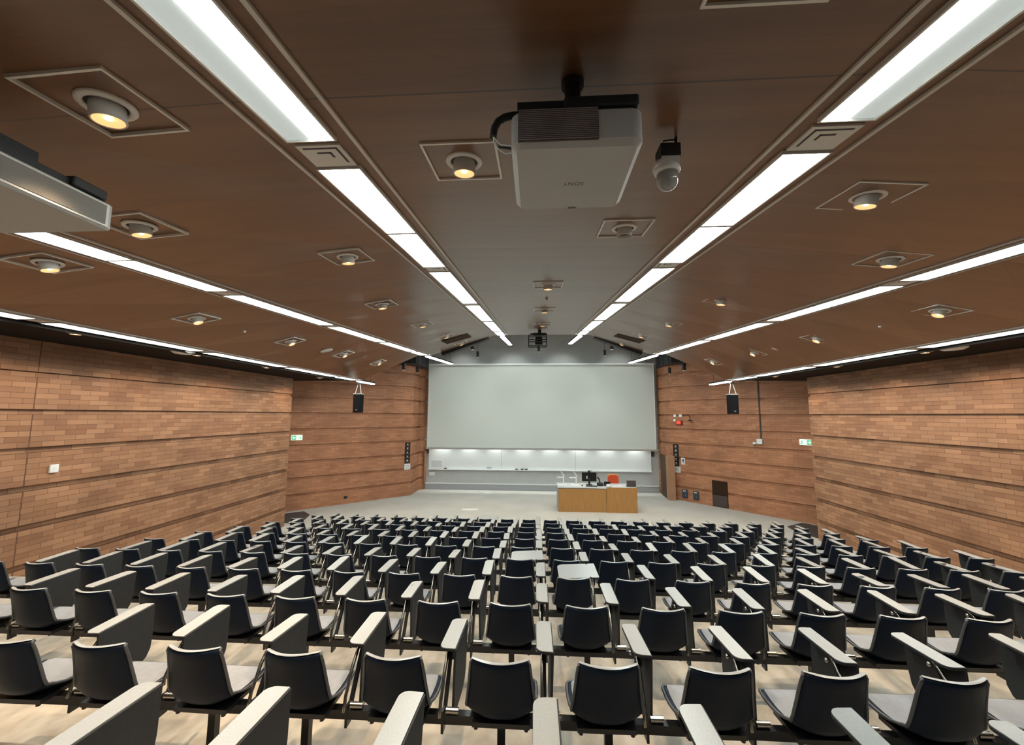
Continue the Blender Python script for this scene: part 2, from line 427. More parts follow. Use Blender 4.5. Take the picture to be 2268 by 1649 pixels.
# ------------------------------------------------------------------ suspended strips beyond the ceiling edge
for ti, y1 in ((0, 15.75), (1, 18.6), (2, 19.0), (3, 18.6), (4, 18.3), (5, 15.9)):
    x, a, b = TZ[ti]; y0 = 14.4; ang = math.atan(b); Ln = (y1-y0)/math.cos(ang)
    t = thing('pendant_strip_light', 'slim glowing strip light hung beyond the ceiling edge, in line with %s ceiling strip' % side[ti], 'strip light', (x, y0, a+b*y0-.02)); t.rotation_euler = (ang, 0, 0)
    MB().box(-.085, .085, 0, Ln, .0, .06).obj('housing', M_black, t)
    MB().box(-.08, .08, .02, Ln-.02, -.03, .0).obj('diffuser', M_fluo, t)
    hg = MB()
    for yy in (.25, Ln-.25): hg.tube([(0, yy, .05), (0, yy, ztop-(a+b*(y0+yy))-.02)], .006, 6)
    hg.obj('hanger', M_black, t)

# ------------------------------------------------------------------ downlights
def spot(parent, power, col, size, blend, loc, rot, rad=.04, name='bulb'):
    l = bpy.data.lights.new(name, 'SPOT'); l.energy = power; l.color = col; l.spot_size = math.radians(size); l.spot_blend = blend; l.shadow_soft_size = rad
    o = bpy.data.objects.new(name, l); C.objects.link(o); o.parent = parent; o.location = loc; o.rotation_euler = rot; return o
def downlight(tilt=(0, 0), on=True, frame=True):
    t = thing('downlight', 'x', 'downlight')
    if frame:
        fr = MB(); a = .218; w_ = .013
        fr.box(-a, a, -a, -a+w_, -.010, .008); fr.box(-a, a, a-w_, a, -.010, .008); fr.box(-a, -a+w_, -a+w_, a-w_, -.010, .008); fr.box(a-w_, a, -a+w_, a-w_, -.010, .008)
        fr.obj('panel_frame', M_pframe, t)
    MB().lathe([(.080, .004), (.080, -.006), (.086, -.013), (.106, -.011), (.113, -.003), (.113, .004)], cap=False).obj('ring', M_ring, t)
    MB().lathe([(.0, .0), (.080, .0)], T(0, 0, -.001), cap=False).obj('recess', M_black, t)
    Mt = RX(math.radians(tilt[0])) @ RY(math.radians(tilt[1]))
    MB().lathe([(.064, .01), (.068, -.02), (.068, -.074), (.065, -.078), (.061, -.074), (.058, -.03)], Mt, cap=False).obj('barrel', M_can, t)
    if on:
        MB().lathe([(0, -.060), (.03, -.062), (.060, -.074)], Mt, cap=False).obj('lens', M_warm, t)
        MB().lathe([(0, -.068), (.015, -.066), (.017, -.060), (0, -.055)], Mt, 12, cap=False).obj('lamp', M_warmhot, t)
    else: MB().lathe([(0, -.03), (.054, -.05)], Mt, cap=False).obj('lens', M_black, t)
    return t, Mt
DL = [ # x, y, where, tilt, on
 (-.44, 2.30, 'beside the centre projector', (2, 0), True),
 (.80, 3.53, None, (0, 0), False),
 (.80, 1.10, None, (0, 0), False),
 (.18, 5.86, 'nearest of three along the ceiling centre', (0, 0), True),
 (.18, 8.25, 'middle of three along the ceiling centre', (0, 0), True),
 (.18, 10.78, 'furthest of three along the ceiling centre', (0, 0), True)]
for y, t_, wh in ((4.06, (3, 0), 'second'), (1.64, (2, -2), 'nearest')): DL.append((-2.03, y, 'left of the inner left strip, %s to viewer' % wh, t_, True))
DL.append((-3.16, 2.88, 'just past the left projector', (5, -6), True))
for i, y in enumerate((6.45, 8.82, 11.2, 13.5)): DL.append((-2.59, y, 'inner left slope, %s of four' % ORD[i], (0, 0), True))
DL += [(2.38, 2.88, 'nearest on the right slope', (5, 5), True), (3.55, 4.10, 'second nearest on the right slope', (5, 5), True)]
for i, y in enumerate((6.42, 8.92, 11.25, 13.75)): DL.append((2.95, y, 'inner right slope, %s of four' % ORD[i], (0, 0), True))
DL.append((-4.66, 3.43, 'nearest on outer left slope', (5, -8), True))
for i, y in enumerate((5.70, 8.05, 10.39, 12.76)): DL.append((-5.17, y, 'outer left slope, %s of four' % ORD[i], (0, -14), True))
for i, y in enumerate((5.64, 8.0, 10.28, 12.58)): DL.append((5.45, y, 'outer right slope, %s of four' % ORD[i], (0, 14), True))
for x, y, wh, tl, on in DL:
    t, Mt = downlight(tl, on)
    z = ceil_z(x, y); e = .05
    nx = -(ceil_z(x+e, y)-ceil_z(x-e, y))/(2*e); ny = -(ceil_z(x, y+e)-ceil_z(x, y-e))/(2*e)
    nrm = Vector((nx, ny, 1)).normalized(); X = Vector((1, 0, -nx)).normalized(); X = (X-nrm*X.dot(nrm)).normalized(); Y = nrm.cross(X)
    R = Matrix((X, Y, nrm)).transposed()
    t.rotation_euler = R.to_euler(); t.location = (x, y, z-.001)
    if on:
        t['label'] = 'warm glowing downlight in square frame, '+wh
        o = spot(t, SPOT*(1.7 if y < 4.3 else 1), SPOT_C, 76, .6, (0, 0, 0), (0, 0, 0)); o.matrix_local = R.to_4x4().inverted() @ T(*(R @ Vector((0, 0, -.09)))) @ RX(math.radians(tl[0]*.6)) @ RY(math.radians(-tl[1]*.6))
        # keep the beam straight down: undo the ceiling slope
    else: t['label'] = 'unlit downlight in a square frame just past the near projector' if y > 2 else 'square framed downlight cut by the top edge of the photo'
    t['group'] = 'ceiling downlights'
for x, y, wh in ((-7.0, 5.6, 'first on the left'), (-7.0, 7.8, 'second on the left'), (-7.0, 9.95, 'third on the left'), (-7.2, 12.9, 'fourth on the left'),
                 (7.2, 5.5, 'first on the right'), (7.2, 7.8, 'second on the right'), (7.2, 10.0, 'third on the right'), (7.2, 12.5, 'fourth on the right'), (-7.0, 3.3, 'near left'), (7.2, 3.1, 'near right')):
    t, Mt = downlight((0, 0), True, False); t.location = (x, y, TZ[0][1]-.001 if x < 0 else TZ[-1][1]-.001); t.scale = (1, 1, .35)
    t['label'] = 'small warm recessed downlight in the dark soffit strip, %s from viewer' % wh; t['group'] = 'soffit downlights'
    spot(t, SPOT*.4, SPOT_C, 100, .8, (0, 0, -.3), (0, math.radians(-18 if x < 0 else 18)*-1, 0))

# ------------------------------------------------------------------ small ceiling things
def disc(name, label, cat, x, y, r, h=.02, m=M_pframe, z=None):
    zz = ceil_z(x, y) if z is None else z
    o = MB().lathe([(0, -h), (r*.7, -h), (r, -h*.4), (r, .004), (0, .004)]).obj(name, m, loc=(x, y, zz))
    s = (ceil_z(x+.05, y)-ceil_z(x-.05, y))/.1; s2 = (ceil_z(x, y+.05)-ceil_z(x, y-.05))/.1
    o.rotation_euler = (math.atan(s2), -math.atan(s), 0) if z is None else (0, 0, 0)
    return tag(o, label, cat)
disc('ceiling_speaker', 'round pale flush ceiling disc on the left wooden slope', 'ceiling speaker', -5.2, 9.55, .15, .012, M_ring)
disc('ceiling_speaker', 'round pale flush ceiling disc on the right wooden slope', 'ceiling speaker', 5.5, 9.4, .15, .012, M_ring)
disc('round_ceiling_disc', 'flat white round disc under the dark soffit, left side', 'ceiling fitting', -6.93, 7.4, .19, .05, M_white, TZ[0][1])
disc('round_ceiling_disc', 'flat white round disc under the dark soffit, right side', 'ceiling fitting', 7.2, 7.3, .19, .05, M_white, TZ[-1][1])
disc('sprinkler', 'tiny sprinkler head in the left ceiling slope', 'sprinkler', -5.2, 6.75, .022, .03, M_white)
disc('sprinkler', 'tiny sprinkler head in the right ceiling slope', 'sprinkler', 5.5, 6.65, .022, .03, M_white)
disc('sprinkler', 'tiny sprinkler head between centre ceiling downlights', 'sprinkler', .19, 7.0, .022, .05, M_ring)
for s, x0, x1, wh in ((-1, -2.88, -2.10, 'left'), (1, 2.46, 3.24, 'right')):
    yc = 12.32; xm = (x0+x1)/2; zc = ceil_z(xm, yc)
    sl = (ceil_z(x1, yc)-ceil_z(x0, yc))/(x1-x0); sy = (ceil_z(xm, yc+.3)-ceil_z(xm, yc-.3))/.6
    nrm = Vector((-sl, -sy, 1)).normalized(); X = Vector((1, 0, sl)).normalized(); Y = nrm.cross(X)
    t = thing('ceiling_vent', 'long dark slot vent in the %s ceiling slope near the screen' % wh, 'vent', (xm, yc, zc-.012)); t.rotation_euler = Matrix((X, Y, nrm)).transposed().to_euler()
    v_ = MB(); v_.box(-.41, .41, -.40, .40, -.008, .02); v_.obj('opening', M_brown, t)
    g = MB()
    for yy in (-.405, .395): g.box(-.415, .415, yy, yy+.01, -.011, .02)
    g.obj('edging', M_door, t)

# ------------------------------------------------------------------ projectors
t = thing('projector', 'grey box projector hanging from the centre of the ceiling, louvred back towards viewer', 'projector', (.165, 1.5, 4.79))
W, D, Hh = .265, .52, .165
MB().rbox(-W, W, 0, D, 0, Hh, .045, 6).obj('body', M_proj, t)
g = MB(); g.box(-.235, .085, -.003, .012, .018, .152); g.obj('grille', M_grille, t)
g = MB()
for i in range(17): z = .022+i*.0079; g.box(-.233, .083, -.006, .0, z, z+.0036)
g.obj('louvre', mat('louvre_grey', (.26, .225, .22), .6), t)
mt = MB(); mt.box(-W+.025, W-.025, .03, .40, Hh, Hh+.05); mt.rbox(-.05, .25, -.0, .06, Hh+.0, Hh+.045, .012); mt.obj('mount_plate', M_black, t)
po = MB(); po.lathe([(.035, 0), (.035, ceil_z(.165, 1.6)-4.79-Hh-.045)], T(.0, .16, Hh+.045), 16); po.lathe([(.05, 0), (.05, .02)], T(0, .16, ceil_z(.165, 1.66)-4.79-.025), 20); po.obj('pole', M_black, t)
text_obj('SONY', .036, 'lettering', M_text, t, T(.01, .275, -.0004) @ RZ(0) @ RY(PI) @ RX(0))
MB().box(.0, .04, .487, .5, -.002, .001).obj('catch', M_text, t)
c_ = MB(); c_.tube([(-.12, .1, Hh+.03), (-.17, .095, Hh+.038), (-.22, .085, Hh+.036), (-.26, .07, Hh+.024), (-.295, .055, Hh+.004), (-.32, .04, Hh-.024), (-.335, .033, Hh-.058), (-.34, .03, Hh-.10)], .015, 12); c_.obj('cable_sleeve', M_black, t)
c_ = MB(); c_.tube([(-.338, .03, Hh-.10), (-.336, .04, .048), (-.325, .05, .033), (-.308, .06, .023), (-.29, .07, .019), (-.262, .07, .022)], .003, 6); c_.tube([(-.338, .03, Hh-.10), (-.31, .05, .045), (-.262, .06, .045)], .004, 6); c_.obj('cable', M_white, t)
c_ = MB(); c_.tube([(-.32, .08, .06), (-.262, .08, .05)], .009, 8); c_.obj('plug', M_black, t)

# left projector: right side with intake grille seen, running along the room
t = thing('projector', 'large pale projector cut by the left edge of the photo, long mesh side showing', 'projector', (-2.30, 1.05, 4.70))
MB().rbox(-.62, 0, 0, .90, 0, .145, .018, 4).obj('body', M_proj, t)
g = MB(); g.box(-.004, .004, .03, .875, .012, .134); g.obj('edge_frame', M_projw, t)
g = MB(); g.box(.003, .0055, .045, .86, .022, .126); g.obj('mesh_panel', mat('grille_tan', (.20, .18, .155), .6), t)
g = MB()
for i in range(20): z = .024+i*.0051; g.box(.005, .0075, .045, .86, z, z+.0022)
g.obj('louvre', mat('louvre_tan', (.30, .275, .24), .5), t)
mt = MB(); mt.box(-.5, -.02, .05, .86, .145, .185); mt.box(-.42, -.06, .25, .60, .185, .25); mt.rbox(-.1, .005, .70, .86, .15, .2, .01); mt.obj('mount_plate', M_black, t)
MB().lathe([(.06, 0), (.06, ceil_z(-2.5, 1.5)-4.70-.25)], T(-.24, .42, .25), 16).obj('pole', M_black, t)
MB().box(-.03, .004, .36, .42, .147, .172).obj('label_tab', M_projw, t)
text_obj('SONY', .05, 'lettering', M_text, t, T(-.38, .60, -.0004) @ RY(PI))

# dome camera
t = thing('dome_camera', 'small clear dome camera under a black box, right of the centre projector', 'camera', (.72, 2.12, 5.0))
g = MB(); g.box(-.045, .06, -.05, .05, .115, .185); g.obj('junction_box', M_black, t)
g = MB(); g.tube([(.05, 0, .18), (.055, .0, .25)], .008); g.tube([(-.03, -.04, .185), (-.03, -.045, .20), (.03, -.045, .205), (.05, -.02, .235)], .004, 6); g.obj('cable', M_black, t)
g = MB(); g.box(-.04, .055, -.045, .045, .075, .115); g.rbox(-.07, .03, -.05, .05, .06, .10, .02); g.obj('bracket', M_ring, t)
MB().lathe([(.068, .065), (.07, .05), (.062, .035), (.05, .035)], seg=28, cap=True).obj('collar', M_ring, t)
MB().lathe([(.056, .04), (.0575, .015), (.057, 0), (.054, -.016), (.049, -.029), (.041, -.040), (.031, -.048), (.018, -.054), (0, -.056)], seg=32).obj('dome', M_glass, t)
MB().lathe([(.03, .04), (.032, -.01), (.02, -.03), (0, -.033)], seg=16).obj('lens_unit', M_proj, t)

# ------------------------------------------------------------------ loudspeakers
for sx, x, wh in ((-1, -6.60, 'left'), (1, 6.89, 'right')):
    t = thing('loudspeaker', 'black loudspeaker hung by pale straps before the %s brick wall' % wh, 'loudspeaker', (x, 14.42, 3.78), 0)
    MB().rbox(-.14, .14, 0, .30, 0, .68, .02, 3).obj('cabinet', M_spk, t)
    MB().box(-.125, .125, -.006, .004, .015, .665).obj('grille', M_spk, t)
    MB().box(-.03, .03, -.009, -.004, .09, .115).obj('badge', M_alu, t)
    g = MB(); g.box(-.14, .14, .0, .30, .68, .70)
    for xx in (-.12, .12): g.tube([(xx, .1, .69), (xx*.25, .14, 1.08)], .013, 6)
    g.obj('strap', M_pframe, t)
    g = MB(); g.box(-.07, .07, .08, .2, 1.07, 1.11); g.box(-.012, .012, .12, .15, 1.1, 1.125); g.obj('hanger', M_black, t)

# ------------------------------------------------------------------ front: ducts, pendants, rig
for x0, x1, wh in ((-6.3, -5.42, 'left'), (5.86, 6.7, 'right')):
    t = thing('black_duct', 'black boxy duct above the %s end of the screen' % wh, 'duct', ((x0+x1)/2, 18.9, 6.02))
    h2 = (x1-x0)/2; MB().box(-h2, h2, -1.2, .95, 0, .55).obj('casing', mat('duct_paint', (.03, .033, .038), .5), t)
    g = MB()
    for yy in (-.9, -.2, .5): g.box(-h2-.01, h2+.01, yy, yy+.03, -.01, .56)
    g.obj('flange', M_black, t)
    g = MB()
    for yy in (-.8, .8): g.tube([(0, yy, .5), (0, yy, ztop-6.02)], .01, 6)
    g.obj('hanger', M_black, t)
for x0, x1, wh in ((-3.4, -1.7, 'left'), (2.05, 3.7, 'right')):
    za, zb = ((ceil_z(x0, YE)-.13, ceil_z(x1, YE)-.04) if x0 < 0 else (ceil_z(x0, YE)-.04, ceil_z(x1, YE)-.13)); ang = math.atan2(zb-za, x1-x0); Ln = (x1-x0)/math.cos(ang)
    t = thing('black_beam', 'sloping black beam just beyond the %s ceiling edge' % wh, 'beam', (x0, 14.22, za)); t.rotation_euler = (0, -ang, 0)
    b = MB().box(0, Ln, 0, .3, 0, .3); b.obj('boom', M_black, t)
pend = [('A', -2.45, 15.2, 6.22), ('A', .15, 15.2, 6.36), ('A', 2.86, 15.2, 6.20), ('A', -5.13, 15.2, 5.44), ('A', 5.49, 15.2, 5.39),
        ('B', -2.69, 18.2, 6.37), ('B', .12, 18.2, 6.60), ('B', 3.10, 18.2, 6.41), ('B', -5.40, 17.9, 5.62), ('B', 5.85, 17.9, 5.55)]
pn = ['front row, centre left', 'front row, middle, under the black rig', 'front row, centre right', 'front row, far left by brick wall', 'front row, far right by brick wall',
      'row nearer the screen, centre left', 'row nearer the screen, middle', 'row nearer the screen, centre right', 'row nearer the screen, far left', 'row nearer the screen, far right']
for (ty, x, y, z), nm in zip(pend, pn):
    t = thing('pendant_light', 'black cylinder pendant light, '+nm, 'pendant light', (x, y, z), 0, 'black cylinder pendants')
    r = .075 if ty == 'A' else .062; hh = .26
    MB().lathe([(r*.9, 0), (r, .01), (r, hh-.01), (r*.9, hh)], seg=20).obj('cylinder', M_black, t)
    MB().lathe([(0, -.002), (r*.85, -.004)], seg=20, cap=False).obj('lens', mat('pendant_lens', (.5, .47, .4), .4, emit=(1, .9, .75), es=.6), t)
    MB().tube([(0, 0, hh), (0, 0, ztop-z)], .008, 6).obj('rod', M_black, t)
    if ty == 'B': spot(t, 60 if abs(x) < 5 else 30, (1, .93, .82), 80, .8, (0, 0, -.02), (math.radians(12), 0, 0), .05)
    else: spot(t, 170 if abs(x) < 5 else 60, (1, .80, .58), 70, .8, (0, 0, -.02), (0, 0, 0), .05)
for x, nm in ((-3.77, 'far left'), (-1.23, 'centre left'), (1.32, 'centre right'), (4.08, 'far right')):
    t = thing('track_spotlight', 'black spotlight fixed under the roof before the screen, '+nm, 'spotlight', (x, 18.9, 7.92), 0, 'spotlights under the front roof')
    MB().lathe([(.05, 0), (.06, .02), (.06, .18), (.03, .22)], RX(math.radians(15))).obj('barrel', M_black, t); MB().box(-.015, .015, -.015, .015, .2, .38).obj('bracket', M_black, t)
    spot(t, WASH, (.97, 1, .96), 84, .6, (0, .0, -.02), (math.radians(16), 0, 0), .04)
t = thing('projector_rig', 'black cage-like projector rig hanging at the ceiling edge above the screen', 'rig', (.085, 12.5, 5.885)); t.scale = (.88, .88, .88)
g = MB(); g.box(-.30, .28, 0, .03, .42, .46); g.box(-.38, -.35, 0, .03, 0, .40); g.box(.26, .29, 0, .03, 0, .46)
for z in (0, .14, .22, .38): g.box(-.38, .29, 0, .025, z, z+.028)
for z in (0, .38): 
    g.box(-.38, .29, .32, .345, z, z+.028)
    for xx in (-.38, .26): g.box(xx, xx+.03, 0, .345, z, z+.028)
for xx in (-.38, .26): g.box(xx, xx+.03, .32, .345, 0, .40)
g.obj('cage', M_black, t)
g = MB(); g.rbox(-.14, .14, .05, .3, .06, .36, .02); g.obj('unit', M_screenoff, t)
g = MB(); g.box(-.2, .24, -.02, .2, .40, .47); g.obj('top_plate', M_steel, t)
MB().lathe([(.06, 0), (.06, (ceil_z(.1, 12.45)-5.885)/.88-.47)], T(.03, .02, .47), 14).obj('pole', M_black, t)

# ------------------------------------------------------------------ screen and whiteboard
t = thing('projection_screen', 'very wide pale grey projection screen lowered over the front wall', 'projection screen', (.17, 19.95, 2.08))
w2 = 5.60
MB().box(-w2, w2, 0, .015, 0, 4.13).obj('fabric', M_screen, t)
MB().box(-w2-.02, w2+.02, -.06, .08, 4.13, 4.20).obj('case', M_white, t)
MB().box(-w2-.05, w2+.09, -.05, .05, -.06, .03).obj('bottom_bar', M_alu, t)
g = MB(); g.box(-w2, -w2+.05, -.004, .0, 0, 4.13); g.box(w2-.05, w2, -.004, 0, 0, 4.13); g.obj('side_border', M_paper, t)
t = thing('whiteboard', 'long white writing board beneath the screen', 'whiteboard', (.09, 20.30, 1.0))
w3 = 5.48
for i in range(3):
    a = -w3+i*2*w3/3; MB().box(a+.006, a+2*w3/3-.006, 0, .04, 0.03, 1.12).obj('panel', M_whiteboard, t)
MB().box(-w3-.02, w3+.02, -.09, .04, -.02, .02).obj('pen_tray', M_white, t)
g = MB(); g.box(w3, w3+.03, -.01, .04, 0, 1.12); g.box(-w3-.03, -w3, -.01, .04, 0, 1.12); g.obj('edge_trim', M_white, t)
g = MB(); g.box(-w3, w3, -.02, .04, 1.15, 1.19); g.obj('lamp_channel', M_alu, t)
# row of small lamps shining down the board, behind the screen's hem
for i in range(8):
    x = .09-w3+.68*1+i*1.36
    t2 = thing('board_lamp', 'small lamp hidden behind the screen hem above the whiteboard', 'lamp', (x, 20.14, 2.6), 0, 'lamps above the whiteboard')
    MB().lathe([(.03, 0), (.04, .08), (.03, .1)], seg=12).obj('shade', M_white, t2)
    MB().box(-.012, .012, 0, .22, .08, .1).obj('arm', M_white, t2)
    spot(t2, BOARD, (.95, 1, .98), 120, .9, (0, 0, -.01), (math.radians(4), 0, 0), .08)
tag(MB().box(-.3, .3, -.006, 0, 0, .42).obj('pinned_sheet', M_paper, loc=(-5.0, 20.295, 1.05)), 'framed sheet fixed at the left end of the whiteboard', 'sheet')
tag(MB().box(-.26, .26, -.004, 0, 0, .34).obj('pinned_sheet', mat('faded_sheet', (.6, .63, .62), .8), loc=(-5.0, 20.288, 1.09)), 'smaller grey sheet inside the framed sheet, left of whiteboard', 'sheet')
for x, wh, m_ in ((-4.55, 'furthest left of four', M_grille), (-.98, 'left one of the trio near the middle', M_text), (-.70, 'middle one of the trio', M_grille), (-.50, 'right one of the trio', M_bin)):
    tag(MB().rbox(-.07, .07, -.03, .03, 0, .05, .012).obj('board_eraser', m_, loc=(x, 20.245, 1.022)), 'small dark eraser on the whiteboard tray, '+wh, 'eraser', 'erasers on the tray')
tag(MB().rbox(-.12, .12, -.006, 0, 0, .06, .002).obj('magnet', M_blue, loc=(-2.35, 20.295, 1.07)), 'pale blue oval magnet low on the left half of the whiteboard', 'magnet')
tag(MB().rbox(-.1, .1, -.05, 0, 0, .24, .02).obj('screen_bracket', M_grille, loc=(-5.53, 20.38, 1.78)), 'small dark bracket at the upper left corner of the whiteboard', 'bracket')
tag(MB().rbox(-.1, .1, -.05, 0, 0, .24, .02).obj('screen_bracket', M_grille, loc=(5.68, 20.38, 1.72)), 'small dark bracket at the upper right corner of the whiteboard', 'bracket')
t = thing('wall_box', 'small white box on the wall under the whiteboard left end', 'wall box', (-5.25, 20.4, .66))
MB().rbox(-.14, .14, -.09, 0, 0, .2, .02).obj('case', M_white, t); MB().box(-.05, .05, -.093, -.09, .05, .09).obj('slot', M_trim, t)
tag(MB().rbox(-.1, .1, -.06, 0, 0, .03, .01).obj('paper_cup', M_paper, loc=(-2.6, 19.9, .0)), 'small white scrap on the stage floor by the front wall', 'scrap')
tag(MB().rbox(-.16, .16, -.08, 0.08, 0, .02, .01).obj('paper_scrap', M_paper, loc=(-2.3, 19.5, .0)), 'wider white scrap on the stage floor, right of the small one', 'scrap')
t = thing('floor_plate', 'pale rectangular socket plate set in the stage floor', 'floor plate', (-2.62, 16.15, 0))
MB().rbox(-.32, .32, -.13, .13, 0, .012, .02).obj('plate', M_pframe, t); MB().box(-.2, .2, -.06, .06, .012, .016).obj('lid', M_paper, t)

# pier and doors beside the front wall
struct(MB().box(5.86, 6.14, 18.55, 18.9, 0, 1.93).obj('trim_20', M_pier))
struct(MB().box(5.90, 5.96, 18.98, 19.85, .06, 1.86).obj('door_1', M_door))
struct(MB().box(-5.62, -5.55, 20.2, 20.3, .33, 1.9).obj('door_2', M_pier))
# stage entrance mats
def mat_poly(pts, label):
    tag(MB().poly(pts, 0.0, .015).obj('entrance_mat', M_mat), label, 'mat')
mat_poly([(-11, 13.7), (-8.9, 15.35), (-8.39, 14.86), (-8.17, 14.11), (-8.35, 13.75)], 'dark brown mat on the floor at the left side entrance')
mat_poly([(10.6, 13.3), (9.28, 15.1), (8.47, 14.57), (8.37, 13.98), (8.6, 13.3)], 'dark grey mat on the floor at the right side entrance')

# ------------------------------------------------------------------ things on the angled walls
def wall_frame(A, B):
    A = Vector((*A, 0)); B = Vector((*B, 0)); d = (B-A).normalized(); return A, d, math.atan2(d.y, d.x)
AL, dL, aL = wall_frame(PL1, PL0); AR, dR, aR = wall_frame(PR0, PR1)
def onL(x, y, z): s = (Vector((x, y, 0))-AL).dot(dL); return AL+dL*s+Vector((0, 0, z)), aL
def onR(x, y, z): s = (Vector((x, y, 0))-AR).dot(dR); return AR+dR*s+Vector((0, 0, z)), aR
# in these frames +y is towards the room; local +x runs right-to-left as seen by the viewer
def banner(P, a, wh):
    t = thing('icon_banner', 'tall black sign with five white icons on the %s brick wall' % wh, 'sign', P, a)
    MB().box(-.13, .13, .0, .02, 0, .97).obj('board', mat('sign_black', (.012, .009, .008), .5), t)
    mi = mat('sign_icon', (.75, .70, .62), .6)
    for i in range(5):
        ic = MB(); cp = MB(); z = .88-i*.185
        if i < 2: ic.lathe([(0, 0), (.034, 0)], T(0, .0225, z) @ RX(PI/2), 10, False)
        if i == 1: ic.box(-.03, .0, .02, .0225, z, z+.045)
        if i == 2: ic.lathe([(0, 0), (.03, 0)], T(0, .0225, z) @ RX(PI/2), 6, False); ic.box(.0, .045, .02, .0225, z-.02, z)
        if i == 3: ic.lathe([(.02, 0), (.034, 0)], T(0, .0225, z) @ RX(PI/2), 12, False); ic.box(-.03, -.01, .02, .0225, z-.01, z+.02)
        if i == 4: ic.box(-.04, .04, .02, .0225, z-.025, z+.025)
        cp.box(-.07, .07, .02, .022, z-.072, z-.062)
        o = ic.obj('icon', mi, t); cp.obj('caption', M_can, o)
def sheet(name, P, a, w_, h_, label, mark=None):
    t = thing(name, label, 'notice', P, a)
    MB().box(-w_/2, w_/2, 0, .012, 0, h_).obj('paper', M_paper, t)
    g = MB()
    if mark: g.box(-.04, .03, .012, .014, h_*.45, h_*.8); g.box(-.02, .0, .012, .014, h_*.25, h_*.5)
    else:
        for i in range(3): g.box(-w_*.32, w_*.3, .012, .013, h_*(.25+.2*i), h_*(.29+.2*i))
    g.obj('print', M_text if not mark else M_bin, t)
P, a = onL(-5.99, 18.63, 1.46); banner(P, a, 'left')
P, a = onL(-5.98, 18.64, 1.18); sheet('notice', P, a, .29, .27, 'white notice under the black icon sign on the left brick wall')
P, a = onR(6.28, 18.74, 1.47); banner(P, a, 'right')
P, a = onR(6.30, 18.72, 1.19); sheet('notice', P, a, .31, .27, 'white notice under the black icon sign on the right brick wall')
P, a = onR(6.49, 18.50, 1.57); sheet('notice', P, a, .18, .29, 'narrow white notice with a dark symbol, right of the icon sign', True)
def exit_sign(P, a, arrow, label):
    t = thing('exit_sign', label, 'exit sign', P, a)
    MB().rbox(-.20, .20, 0, .07, 0, .20, .02).obj('case', M_signw, t)
    s = arrow                      # +1: arrow block on the viewer's right (local -x)
    g = MB(); g.box(*sorted((-.18*s, -.03*s)), .07, .073, .02, .18)
    # running figure
    g.box(*sorted((.14*s, .11*s)), .07, .073, .06, .14); g.lathe([(0, 0), (.014, 0)], T(.12*s, .0735, .155) @ RX(PI/2), 10, False)
    g.box(*sorted((.17*s, .13*s)), .07, .073, .04, .065); g.box(*sorted((.115*s, .085*s)), .07, .073, .035, .06); g.box(*sorted((.09*s, .07*s)), .07, .073, .1, .12)
    g.obj('green_panel', M_green, t)
    ar = MB(); ar.add([Vector(v) for v in ((-.165*s, .0745, .10), (-.105*s, .0745, .155), (-.105*s, .0745, .045))], [(0, 1, 2)])
    ar.box(*sorted((-.105*s, -.05*s)), .0735, .0745, .082, .118); ar.obj('arrow', M_signw, t)
P, a = onL(-9.42, 15.42, 2.70); exit_sign(P+Vector((0, 0, 0)), a, -1, 'lit green and white exit sign high on the left brick wall')
P, a = onR(9.56, 14.99, 2.70); exit_sign(P, a, 1, 'lit green and white exit sign high on the right brick wall')
P, a = onL(-7.97, 16.77, .22)
t = thing('wall_socket', 'small black socket low on the left brick wall', 'socket', P, a); MB().rbox(-.07, .07, 0, .03, 0, .1, .01).obj('plate', M_black, t); MB().box(-.03, .03, .03, .033, .035, .065).obj('outlet', M_grille, t)
for (x, y), wh in (((6.52, 18.47), 'left one'), ((6.85, 18.10), 'right one')):
    P, a = onR(x, y, .14)
    t = thing('wall_outlet_box', 'slate box with white label low on right brick wall, %s of two' % wh, 'outlet box', P, a, 'slate outlet boxes')
    MB().rbox(-.12, .12, 0, .06, 0, .36, .02).obj('case', M_bin, t); MB().box(-.06, .06, .06, .064, .28, .32).obj('label_strip', M_paper, t); MB().box(-.03, -.02, .06, .063, .1, .14).obj('latch', M_can, t)
P, a = onR(7.51, 17.33, .02)
t = thing('wall_cabinet', 'dark brown flush cabinet door low in the right brick wall', 'cabinet', P, a)
MB().box(-.31, .31, 0, .02, 0, 1.04).obj('body', M_brown, t)
MB().box(-.29, .29, .02, .032, .02, .46).obj('door', mat('cabinet_low', (.07, .05, .042), .6), t); MB().box(-.29, .29, .02, .032, .48, 1.02).obj('door', M_brown, t)
P, a = onR(6.43, 18.58, 3.30)
t = thing('warning_light', 'red warning light with white cards above, on right brick wall', 'warning light', P, a)
g = MB(); g.rbox(-.16, .16, 0, .07, 0, .20, .03); g.obj('case', M_dkred, t)
g = MB(); g.rbox(-.10, .10, .07, .10, .03, .19, .03); g.obj('lens', M_red, t)
for i, (x0, z0, w_, h_) in enumerate(((.20, .36, .13, .11), (-.07, .36, .14, .11), (.22, .16, .11, .10))):
    P2 = P+dR*0+Vector((0, 0, z0))-Vector((math.cos(a), math.sin(a), 0))*(-x0)*1.0
    lab = ['top left', 'top middle', 'lower left'][i]
    tag(MB().rbox(-w_/2, w_/2, 0, .04, 0, h_, .01).obj('sign_card', M_paper, loc=P2, rot=(0, 0, a)), 'small white box beside the red warning light, '+lab, 'wall box')
P, a = onR(6.80, 18.16, 3.50)
t = thing('wall_lamp', 'thin black gooseneck fitting beside the red warning light', 'wall lamp', P, a)
g = MB(); g.tube([(.42, .02, .25), (.1, .02, .25), (.05, .05, .22), (.0, .12, .06)], .012, 6); g.obj('arm', M_black, t)
